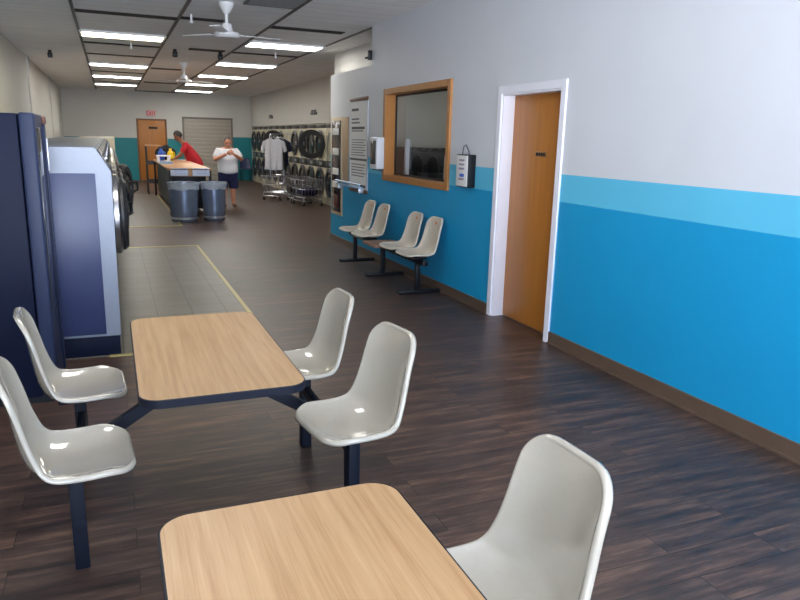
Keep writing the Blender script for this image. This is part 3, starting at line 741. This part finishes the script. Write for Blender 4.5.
# ------------------------------------------------------------------ folding table
t = thing('folding_table', 'long tan topped laundry folding table with dark base behind the trash cans', 'table', (1.46, 17.2, 0))
m = MB(); m.box((-.42, -2.6, .91), (.42, 2.6, .95), .008); m.build('tabletop', TAN, t)
m = MB(); m.box((-.33, -2.35, .12), (.33, 2.5, .91), .005); m.build('base', BLACK, t)
m = MB(); m.box((-.40, -2.57, .79), (.40, -2.53, .91), .004); m.build('apron', TAN, t)
for x in (-.39, .39):
    for y in (-2.55, 2.55):
        m = MB(); m.box((x - .025, y - .025, 0), (x + .025, y + .025, .91), .003); m.build('leg', BLACK, t)
for x in (-.21, .21):
    m = MB(); m.box((x - .17, -2.60, .80), (x + .17, -2.572, .955), .006); o = m.build('end_placard', mat('placard white', srgb(214, 220, 240), .35) if 'placard white' not in MATS else MATS['placard white'], t)
    o['label'] = 'white placard on the end of the table'
    m = MB()
    for k in range(3): m.box((x - .12 + .02 * k, -2.604, .915 - k * .035), (x + .12, -2.599, .923 - k * .035))
    m.build('printed_lines', mat('pale print', srgb(150, 165, 215), .6) if 'pale print' not in MATS else MATS['pale print'], o, False)
# laundry supplies on the table
def bottle(loc, col, label, s=1., name='detergent_bottle'):
    t = thing(name, label, 'bottle', loc)
    m = MB(); m.lathe([(0, 0), (.085 * s, 0), (.095 * s, .02), (.095 * s, .2 * s), (.07 * s, .27 * s), (.035 * s, .30 * s), (0, .30 * s)], n=20); m.build('body', col, t)
    m = MB(); m.cyl((0, 0, .295 * s), (0, 0, .36 * s), .04 * s); m.build('cap', col, t)
    m = MB(); m.tube([(.06 * s, 0, .27 * s), (.12 * s, 0, .23 * s), (.12 * s, 0, .14 * s), (.09 * s, 0, .1 * s)], .015 * s); m.build('handle', col, t)
bottle((1.42, 18.9, .95), YELP, 'yellow detergent bottle on the folding table beside the red shirted person', .85)
bottle((1.20, 19.0, .95), BLUEP, 'blue detergent bottle on the folding table left of the yellow one', .85)
bag = MB(); bag.sph((0, 0, .18), .2, (1.35, .7, .9)); bag.sph((.02, 0, .33), .08, (1, .8, .8)); b = bag.build('laundry_bag', BLKC); b.location = (1.34, 19.45, .95)
tag(b, 'black laundry bag on the folding table behind the detergent bottles', 'bag')
t = thing('laundry_basket', 'small white basket on the folding table near its left edge', 'basket', (1.16, 17.6, .95))
m = MB(); m.prism(rrect(-.12, -.2, .12, .2, .04, 5), 'z', 0, .012); m.tube([(x, y, .16) for x, y in rrect(-.15, -.23, .15, .23, .05, 5)], .012, closed=True)
for x, y in rrect(-.13, -.21, .13, .21, .045, 5)[::2]: m.tube([(x * .95, y * .95, .005), (x * 1.12, y * 1.08, .16)], .008, n=6)
m.build('basket_body', TRIMW, t)
fold = MB()
for k in range(2): fold.box((-.14, -.1, k * .03), (.14, .1, k * .03 + .028), .012)
b = fold.build('folded_towel', PBLUE); b.location = (1.17, 16.9, .95); tag(b, 'blue folded towel on the folding table in front of the white basket', 'towel')

# trash cans
def trash_can(loc, label, s):
    t = thing('trash_can', label, 'trash can', loc, 0, 'blue grey trash cans')
    m = MB(); m.lathe([(0, .02), (.22 * s, .0), (.235 * s, .02), (.245 * s, .2), (.26 * s, .45), (.27 * s, .68), (.285 * s, .69), (.285 * s, .715), (.265 * s, .715), (.25 * s, .4), (.22 * s, .06), (0, .05)], n=40); m.build('barrel', GALV, t)
    m = MB(); pr = [(.270 * s, .60), (.283 * s, .63), (.276 * s, .66), (.294 * s, .70), (.296 * s, .735), (.27 * s, .735), (.255 * s, .6), (.24 * s, .45)]
    m.lathe(pr, n=40)
    for v in m.bm.verts:
        a = math.atan2(v.co.y, v.co.x); k = 1 + .02 * math.sin(9 * a + 2 * v.co.z * 8) + .012 * math.sin(17 * a)
        v.co.x *= k; v.co.y *= k
        if v.co.z < .61: v.co.z += .012 * math.sin(5 * a + 1)
    m.build('liner_bag', BAG, t)
    m = MB(); m.lathe([(.24 * s, .06), (.246 * s, .05), (.25 * s, .085), (.243 * s, .09)], n=40, close=True); m.build('bottom_band', STEEL, t)
trash_can((1.235, 13.72, 0), 'blue grey trash can with bag liner before the folding table, nearer tile strip', 1.02)
trash_can((1.80, 13.80, 0), 'blue grey trash can with bag liner before the white shirted person', .86)

# ------------------------------------------------------------------ wire laundry carts
def make_cart(loc, rz, label, rod=True):
    t = thing('laundry_cart', label, 'laundry cart', loc, rz, 'wire laundry carts'); hx, hy = .28, .40
    m = MB()
    for z, k in ((.20, .86), (.40, .95), (.62, 1.05)): m.tube([(x * k, y * k, z) for x, y in rrect(-hx, -hy, hx, hy, .06, 5)], .011, n=6, closed=True)
    pts = rrect(-hx, -hy, hx, hy, .06, 2)
    for i in range(9):
        y = -hy + .05 + i * (2 * hy - .1) / 8
        for sx in (-1, 1): m.tube([(sx * hx * .86, y * .86, .20), (sx * hx * 1.05, y * 1.05, .62)], .006, n=5)
        m.tube([(-hx * .86, y * .86, .20), (hx * .86, y * .86, .20)], .006, n=5)
    for i in range(6):
        x = -hx + .05 + i * (2 * hx - .1) / 5
        for sy in (-1, 1): m.tube([(x * .86, sy * hy * .86, .20), (x * 1.05, sy * hy * 1.05, .62)], .006, n=5)
    m.build('basket', CHROME, t)
    m = MB(); m.tube([(x * .9, y * .9, .12) for x, y in rrect(-hx, -hy, hx, hy, .05, 4)], .014, n=8, closed=True)
    for sx in (-1, 1):
        for sy in (-1, 1): m.tube([(sx * hx * .84, sy * hy * .84, .12), (sx * hx * .84, sy * hy * .84, .22)], .012)
    m.build('frame', CHROME, t)
    if rod:
        m = MB(); m.tube([(0, -hy * .9, .12), (0, -hy * .98, .62), (0, -hy, 1.62), (0, -hy + .04, 1.68), (0, hy - .04, 1.68), (0, hy, 1.62), (0, hy * .98, .62), (0, hy * .9, .12)], .014); m.build('hanging_bar', CHROME, t)
    for sx in (-1, 1):
        for sy in (-1, 1):
            x, y = sx * hx * .82, sy * hy * .82
            m = MB(); m.cyl((x - .014, y, .05), (x + .014, y, .05), .05, n=18); c = m.build('caster', RUB, t)
            m = MB(); m.box((x - .022, y - .02, .05), (x - .016, y + .02, .115)); m.box((x + .016, y - .02, .05), (x + .022, y + .02, .115)); m.box((x - .022, y - .02, .108), (x + .022, y + .02, .118)); m.build('caster_fork', CHROME, c)
    return t
k0 = make_cart((4.02, 18.2, 0), math.radians(-38), 'chrome wire laundry cart with hanging bar carrying clothes before the dryers')
t = thing('rolling_rack', 'dark rolling rack with tan top shelf left of the folding table', 'rack', (1.08, 20.35, 0))
m = MB(); m.box((-.20, -.30, 1.28), (.20, .30, 1.315), .006); m.build('top_shelf', TAN, t)
for z in (.30, .80):
    m = MB(); m.box((-.185, -.285, z), (.185, .285, z + .02), .003)
    for k in range(5): m.box((-.18, -.28 + k * .135, z + .02), (.18, -.27 + k * .135, z + .09))
    m.build('wire_shelf', GASK, t)
for x in (-.18, .18):
    for y in (-.28, .28):
        m = MB(); m.cyl((x, y, .09), (x, y, 1.28), .016); p = m.build('post', GASK, t)
        m = MB(); m.cyl((x - .014, y, .045), (x + .014, y, .045), .045, n=18); m.box((x - .02, y - .018, .045), (x - .015, y + .018, .10)); m.box((x + .015, y - .018, .045), (x + .02, y + .018, .10)); m.box((x - .02, y - .018, .09), (x + .02, y + .018, .10)); m.build('caster', RUB, p)
k1 = make_cart((4.40, 16.6, 0), math.radians(8), 'chrome wire laundry cart without a bar beside the nearest dryers', False)
dup(k1, (4.42, 17.55, 0), math.radians(-5), 'chrome wire laundry cart without a bar, second from the wall end')
def cloth_heap(loc, col, label, sc, name='laundry_pile'):
    m = MB(); 
    for k in range(7):
        a = k * 2.4; m.sph((.12 * math.cos(a) * sc, .16 * math.sin(a) * sc, .03 * (k % 3)), .14 * sc, (1, 1.2, .6), 12)
    o = m.build(name, col); o.location = loc; tag(o, label, 'laundry')
cloth_heap((4.40, 16.6, .30), NVC, 'dark laundry heaped in the barless cart by the nearest dryers', 1)
cloth_heap((4.42, 17.55, .29), BLKC, 'black laundry heaped in the second barless cart', 1)
def garment(loc, rz, col, w, h, label, name):
    t = thing(name, label, 'shirt', loc, rz)
    prof = [(-w * .16, 0), (-w * .30, -.04), (-w * .5, -.09), (-w * .62, -.32), (-w * .46, -.36), (-w * .40, -.22), (-w * .42, -h), (0, -h - .02), (w * .42, -h), (w * .40, -.22), (w * .46, -.36), (w * .62, -.32), (w * .5, -.09), (w * .30, -.04), (w * .16, 0), (0, -.05)]
    m = MB(); m.prism([(a, b - .06) for a, b in prof], 'x', -.03, .03, .014)
    bmesh.ops.triangulate(m.bm, faces=m.bm.faces); bmesh.ops.subdivide_edges(m.bm, edges=m.bm.edges, cuts=3, use_grid_fill=True)
    for v in m.bm.verts: v.co.x += .022 * math.sin(v.co.y * 38) * min(1, -v.co.z * 1.3)
    m.build('fabric', col, t)
    m = MB(); m.tube([(0, -w * .32, -.10), (0, 0, -.03), (0, w * .32, -.10)], .006); m.tube([(0, 0, -.03), (0, 0, .01), (.012, 0, .035), (.0, 0, .05), (-.015, 0, .035), (-.013, 0, .02)], .004); m.build('hanger', CHROME, t)
def onbar(d): return (4.02 + math.sin(math.radians(38)) * d, 18.2 + math.cos(math.radians(38)) * d, 1.645)
garment(onbar(-.18), math.radians(52), GRYC, .60, .80, 'light grey shirt hanging on the cart bar before the dryers', 'hanging_shirt')
garment(onbar(.06), math.radians(48), BLKC, .56, .80, 'black shirt hanging on the cart bar behind the grey shirt', 'hanging_shirt')
garment(onbar(.24), math.radians(54), NVC, .5, .72, 'navy shirt hanging last on the cart bar, next to the dryers', 'hanging_shirt')

# waiting chairs in the far right corner
def far_chair(loc, label):
    t = thing('waiting_chair', label, 'chair', loc, 0, 'dark waiting chairs in the far corner')
    o = bpy.data.objects.new('seat_shell', SMD); COL.objects.link(o); o.parent = t; o.rotation_euler = (0, 0, -PI / 2)
    for x in (-.17, .17):
        m = MB(); m.tube([(x, -.2, 0), (x, -.17, .41), (x, .15, .41), (x, .2, 0)], .012); m.build('leg', BLACK, t)
SMD = SM.copy(); SMD.materials.clear(); SMD.materials.append(NAVY)
far_chair((4.0, 25.9, 0), 'dark navy chair in the far corner, nearer the grey shutter')
far_chair((4.56, 25.9, 0), 'dark navy chair in the far corner, nearer the dryers')

# ------------------------------------------------------------------ people
def skin_obj(verts, edges, radii, sub=2):
    me = bpy.data.meshes.new('skin'); me.from_pydata(verts, edges, [])
    o = bpy.data.objects.new('skin', me); COL.objects.link(o)
    sk = o.modifiers.new('k', 'SKIN'); sk.use_smooth_shade = True
    for i, r in enumerate(radii):
        r = r if isinstance(r, tuple) else (r, r)
        me.skin_vertices[0].data[i].radius = r; me.skin_vertices[0].data[i].use_root = (i == 0)
    o.modifiers.new('s', 'SUBSURF').levels = sub
    o.modifiers['s'].render_levels = sub
    dg = bpy.context.evaluated_depsgraph_get(); dg.update()
    r = bpy.data.meshes.new_from_object(o.evaluated_get(dg)); bpy.data.objects.remove(o)
    return r
def chain(J, links):
    names = []; verts = []; rad = []; edges = []
    for ln in links:
        for a in ln:
            if a not in names: names.append(a); verts.append(J[a][0]); rad.append(J[a][1])
        for a, b in zip(ln, ln[1:]):
            e = (names.index(a), names.index(b))
            if e not in edges and e[::-1] not in edges: edges.append(e)
    return verts, edges, rad
def add_mesh(mb, me, mi):
    n0 = len(mb.bm.faces); mb.bm.from_mesh(me); mb.bm.faces.ensure_lookup_table()
    for f in mb.bm.faces[n0:]: f.material_index = mi
    bpy.data.meshes.remove(me)
def hand(mb, wrist, direc, palm_n, side, curl):
    # palm and five tapering fingers; side = +1 puts the thumb on +cross side
    d = V(direc).normalized(); n = V(palm_n); n = (n - d * n.dot(d)).normalized(); s = d.cross(n) * side; w = V(wrist)
    mb.mi = 0
    R = Matrix((s, d, n)).transposed().to_4x4()
    mb.sph(w + d * .05, .05, (.82, 1.05, .36), 12, R)
    for k, (off, ln) in enumerate(((-.03, .062), (-.011, .074), (.010, .080), (.029, .072))):
        p0 = w + d * .075 + s * (-off); a = curl; pts = [p0 - d * .02]; p = p0
        pts.append(p)
        for q in range(3):
            a2 = a * (q + .6); p = p + (d * math.cos(a2) + n * math.sin(a2)) * ln * (.45, .32, .23)[q]; pts.append(p)
        mb.tube(pts, [.0095, .0095, .009, .008, .006], 8)
    p = w + d * .025 + s * .028
    mb.tube([p, p + (d * .6 + s * .8) * .03, p + (d * .8 + s * .75) * .05 + n * .008, p + (d * 1.0 + s * .6) * .07 + n * .018], [.013, .012, .010, .007], 8)
def head(mb, c, fwd, up, s=1.):
    f = V(fwd).normalized(); u = V(up); u = (u - f * u.dot(f)).normalized(); r = f.cross(u)
    R = Matrix((r, f, u)).transposed().to_4x4(); c = V(c)
    P = lambda x, y, z: c + (r * x + f * y + u * z) * s
    mb.mi = 0; mb.sph(P(0, -.01, .02), .1 * s, (.76, .95, 1.1), 20, R); mb.sph(P(0, .02, -.045), .075 * s, (.82, .95, 1.05), 16, R)
    mb.sph(P(0, .098, -.012), .016 * s, (.8, 1.2, 1.5), 10, R)
    for sx in (-1, 1): mb.sph(P(sx * .078, -.005, -.01), .026 * s, (.4, .8, 1.25), 10, R)
    mb.mi = 1
    for sx in (-1, 1): mb.sph(P(sx * .031, .082, .018), .011 * s, (1.3, .6, .7), 8, R)
    for sx in (-1, 1): mb.sph(P(sx * .031, .084, .038), .016 * s, (1.2, .4, .25), 8, R)
    mb.mi = 2; mb.sph(P(0, .083, -.055), .022 * s, (1.2, .5, .3), 10, R)
    mb.mi = 0
    return P, R

# person in the white shirt, facing the camera, head bowed, hands together at the chest
def person_white():
    t = thing('person', 'person in white shirt and navy shorts standing behind trash cans, hands raised together', 'person', (2.47, 16.35, 0), math.radians(4))
    J = {'pelvis': ((0, .02, .78), (.20, .17)), 'waist': ((0, .0, .92), (.225, .20)), 'belly': ((0, -.01, 1.04), (.22, .19)), 'chest': ((0, .02, 1.2), (.19, .14)), 'neck': ((0, .0, 1.34), (.075, .075)), 'skull': ((0, -.035, 1.40), (.06, .06))}
    for sd, n in ((-1, 'r'), (1, 'l')):
        J['sh' + n] = ((sd * .19, .03, 1.26), .075); J['el' + n] = ((sd * .315, -.07, 1.07), .05); J['wr' + n] = ((sd * .075, -.30, 1.215), .033)
        J['hip' + n] = ((sd * .10, .02, .70), .115); J['kn' + n] = ((sd * .11, .0, .40), .07); J['ca' + n] = ((sd * .11, .02, .28), .062); J['an' + n] = ((sd * .11, .03, .08), .04); J['to' + n] = ((sd * .125, -.10, .035), (.042, .03))
    L = [['pelvis', 'waist', 'belly', 'chest', 'neck', 'skull']]
    for n in 'rl': L += [['chest', 'sh' + n, 'el' + n, 'wr' + n], ['pelvis', 'hip' + n, 'kn' + n, 'ca' + n, 'an' + n, 'to' + n]]
    mb = MB(); add_mesh(mb, skin_obj(*chain(J, L)), 0)
    P, R = head(mb, (0, -.065, 1.465), (0, -1, -.55), (0, -.3, 1))
    for sd, n in ((-1, 'r'), (1, 'l')): hand(mb, J['wr' + n][0], (-sd * .55, -.45, .45), (-sd * .5, .55, .1), sd, .55)
    mb.build('body', [SKIN, EYE, LIP], t)
    m = MB(); m.sph(P(0, -.022, .035), .1, (.8, .93, 1.08), 18, R)
    bmesh.ops.delete(m.bm, geom=[v for v in m.bm.verts if (v.co - P(0, 0, 0)).dot((R @ V((0, 1, 0)))) > .045 and (v.co - P(0, 0, 0)).dot(R @ V((0, 0, 1))) < .085 or (v.co - P(0, 0, 0)).dot(R @ V((0, 0, 1))) < -.03], context='VERTS')
    m.build('hair', HAIRG, t)
    # shirt: torso and short sleeves
    S2 = {'a0': ((0, .015, .74), (.25, .215)), 'a': ((0, .015, .83), (.25, .22)), 'b': ((0, .0, .93), (.255, .23)), 'c': ((0, -.01, 1.06), (.245, .215)), 'd': ((0, .02, 1.2), (.212, .165)), 'e': ((0, .01, 1.30), (.11, .10)),
          'sr': ((-.20, .03, 1.26), .10), 'er': ((-.29, -.05, 1.10), .085), 'sl': ((.20, .03, 1.26), .10), 'el': ((.29, -.05, 1.10), .085)}
    me = skin_obj(*chain(S2, [['a0', 'a', 'b', 'c', 'd', 'e'], ['d', 'sr', 'er'], ['d', 'sl', 'el']])); mb = MB(); add_mesh(mb, me, 0); mb.build('shirt', WHT, t)
    S3 = {'a': ((0, .02, .95), (.235, .205)), 'b': ((0, .02, .74), (.225, .195)), 'hr': ((-.11, .02, .66), .135), 'kr': ((-.12, .015, .50), .125), 'er': ((-.12, .015, .40), .12), 'hl': ((.11, .02, .66), .135), 'kl': ((.12, .015, .50), .125), 'el': ((.12, .015, .40), .12)}
    mb = MB(); add_mesh(mb, skin_obj(*chain(S3, [['a', 'b'], ['b', 'hr', 'kr', 'er'], ['b', 'hl', 'kl', 'el']])), 0); mb.build('shorts', NVC, t)
    for sd in (-1, 1):
        m = MB(); m.sph((sd * .12, -.05, .045), .06, (.85, 2.1, .75), 14)
        for v in m.bm.verts: v.co.z = max(v.co.z, 0.0)
        m.build('shoe', mat('tan shoe', srgb(120, 90, 70), .6) if 'tan shoe' not in MATS else MATS['tan shoe'], t)
person_white()

# person in the red shirt leaning over the folding table from its right side
def person_red():
    t = thing('person', 'dark haired person in red shirt leaning over the folding table', 'person', (2.02, 18.9, 0), math.radians(-4))
    J = {'pelvis': ((.02, 0, .86), (.16, .15)), 'waist': ((-.04, 0, 1.0), (.155, .14)), 'chest': ((-.16, 0, 1.23), (.17, .145)), 'neck': ((-.29, 0, 1.43), (.065, .065)), 'skull': ((-.35, 0, 1.50), (.055, .055))}
    for sd, n in ((-1, 'r'), (1, 'l')):
        J['sh' + n] = ((-.22, sd * .17, 1.34), .065); J['el' + n] = ((-.36, sd * .22, 1.09), .048); J['wr' + n] = ((-.50, sd * .13, 1.0), .03)
        J['hip' + n] = ((.03, sd * .09, .80), .095); J['kn' + n] = ((.0, sd * .10, .46), .065); J['ca' + n] = ((.03, sd * .10, .32), .06); J['an' + n] = ((.05, sd * .10, .08), .038); J['to' + n] = ((-.08, sd * .11, .035), (.04, .03))
    L = [['pelvis', 'waist', 'chest', 'neck', 'skull']]
    for n in 'rl': L += [['chest', 'sh' + n, 'el' + n, 'wr' + n], ['pelvis', 'hip' + n, 'kn' + n, 'ca' + n, 'an' + n, 'to' + n]]
    mb = MB(); add_mesh(mb, skin_obj(*chain(J, L)), 0)
    P, R = head(mb, (-.395, 0, 1.555), (-1, -.15, -.75), (-.5, 0, 1))
    for sd, n in ((-1, 'r'), (1, 'l')): hand(mb, J['wr' + n][0], (-.9, -sd * .2, -.15), (0, 0, -1), -sd, .2)
    mb.build('body', [SKIN2, EYE, LIP], t)
    m = MB(); m.sph(P(0, -.028, .035), .108, (.86, .98, 1.12), 18, R); Rf = R @ V((0, 1, 0)); Ru = R @ V((0, 0, 1))
    bmesh.ops.delete(m.bm, geom=[v for v in m.bm.verts if ((v.co - P(0, 0, 0)).dot(Rf) > .045 and (v.co - P(0, 0, 0)).dot(Ru) < .075) or (v.co - P(0, 0, 0)).dot(Ru) < -.055], context='VERTS')
    m.build('hair', HAIRD, t)
    S2 = {'a0': ((.03, 0, .74), (.215, .205)), 'a': ((.03, 0, .85), (.215, .205)), 'b': ((-.03, 0, 1.0), (.20, .185)), 'c': ((-.15, 0, 1.23), (.19, .165)), 'e': ((-.25, 0, 1.38), (.09, .09)),
          'sr': ((-.21, -.175, 1.34), .085), 'er': ((-.32, -.215, 1.15), .072), 'sl': ((-.21, .175, 1.34), .085), 'el': ((-.32, .215, 1.15), .072)}
    mb = MB(); add_mesh(mb, skin_obj(*chain(S2, [['a0', 'a', 'b', 'c', 'e'], ['c', 'sr', 'er'], ['c', 'sl', 'el']])), 0); mb.build('shirt', RED, t)
    S3 = {'a': ((.0, 0, 1.0), (.175, .165)), 'b': ((.03, 0, .80), (.175, .165))}
    for sd, n in ((-1, 'r'), (1, 'l')): S3['h' + n] = ((.03, sd * .095, .72), .115); S3['k' + n] = ((.0, sd * .10, .46), .085); S3['a' + n] = ((.05, sd * .10, .10), .07)
    mb = MB(); add_mesh(mb, skin_obj(*chain(S3, [['a', 'b'], ['b', 'hr', 'kr', 'ar'], ['b', 'hl', 'kl', 'al']])), 0); mb.build('trousers', BLKC, t)
    for sd in (-1, 1):
        m = MB(); m.sph((-.03, sd * .105, .045), .06, (2.1, .85, .75), 14)
        for v in m.bm.verts: v.co.z = max(v.co.z, 0.0)
        m.build('shoe', BLACK, t)
person_red()

# ------------------------------------------------------------------ light
w = bpy.data.worlds.new('World'); S.world = w; w.use_nodes = True; nt = w.node_tree
bg = nt.nodes['Background']; tc = nt.nodes.new('ShaderNodeTexCoord'); sp = nt.nodes.new('ShaderNodeSeparateXYZ'); r = nt.nodes.new('ShaderNodeValToRGB')
nt.links.new(tc.outputs['Generated'], sp.inputs[0]); nt.links.new(sp.outputs['Z'], r.inputs[0]); nt.links.new(r.outputs[0], bg.inputs[0])
e = r.color_ramp.elements; e[0].position = 0; e[0].color = (2.10, 2.25, 2.54, 1); e[1].position = .06; e[1].color = (.72, .86, 1.12, 1)
x = e.new(.005); x.color = (1.6, 1.7, 1.9, 1)
bg.inputs[1].default_value = 8.0
for a, b in FW:
    l = bpy.data.lights.new('window_portal', 'AREA'); l.shape = 'RECTANGLE'; l.size = b - a; l.size_y = 2.3; l.cycles.is_portal = True
    o = bpy.data.objects.new('window_portal', l); COL.objects.link(o); o.location = ((a + b) / 2, YF - .02, 1.6); o.rotation_euler = (PI / 2, 0, 0)

# ------------------------------------------------------------------ camera
yaw, pit, rol = (math.radians(v) for v in (22.6823, 13.0435, 1.4685))
f = V((math.sin(yaw) * math.cos(pit), math.cos(yaw) * math.cos(pit), -math.sin(pit)))
r0 = V((math.cos(yaw), -math.sin(yaw), 0)); u0 = r0.cross(f)
rt = r0 * math.cos(rol) + u0 * math.sin(rol); up = u0 * math.cos(rol) - r0 * math.sin(rol)
cam = bpy.data.cameras.new('Camera'); co = bpy.data.objects.new('Camera', cam); COL.objects.link(co)
M = Matrix((rt, up, -f)).transposed().to_4x4(); M.translation = V((0, 0, 1.6)); co.matrix_world = M
cam.sensor_width = 36; cam.lens = 687.83 / 800 * 36; cam.clip_start = .02
S.camera = co
S.view_settings.view_transform = 'Standard'; S.view_settings.look = 'None'; S.view_settings.gamma = 1; S.view_settings.exposure = 0.55
S.view_settings.use_curve_mapping = False
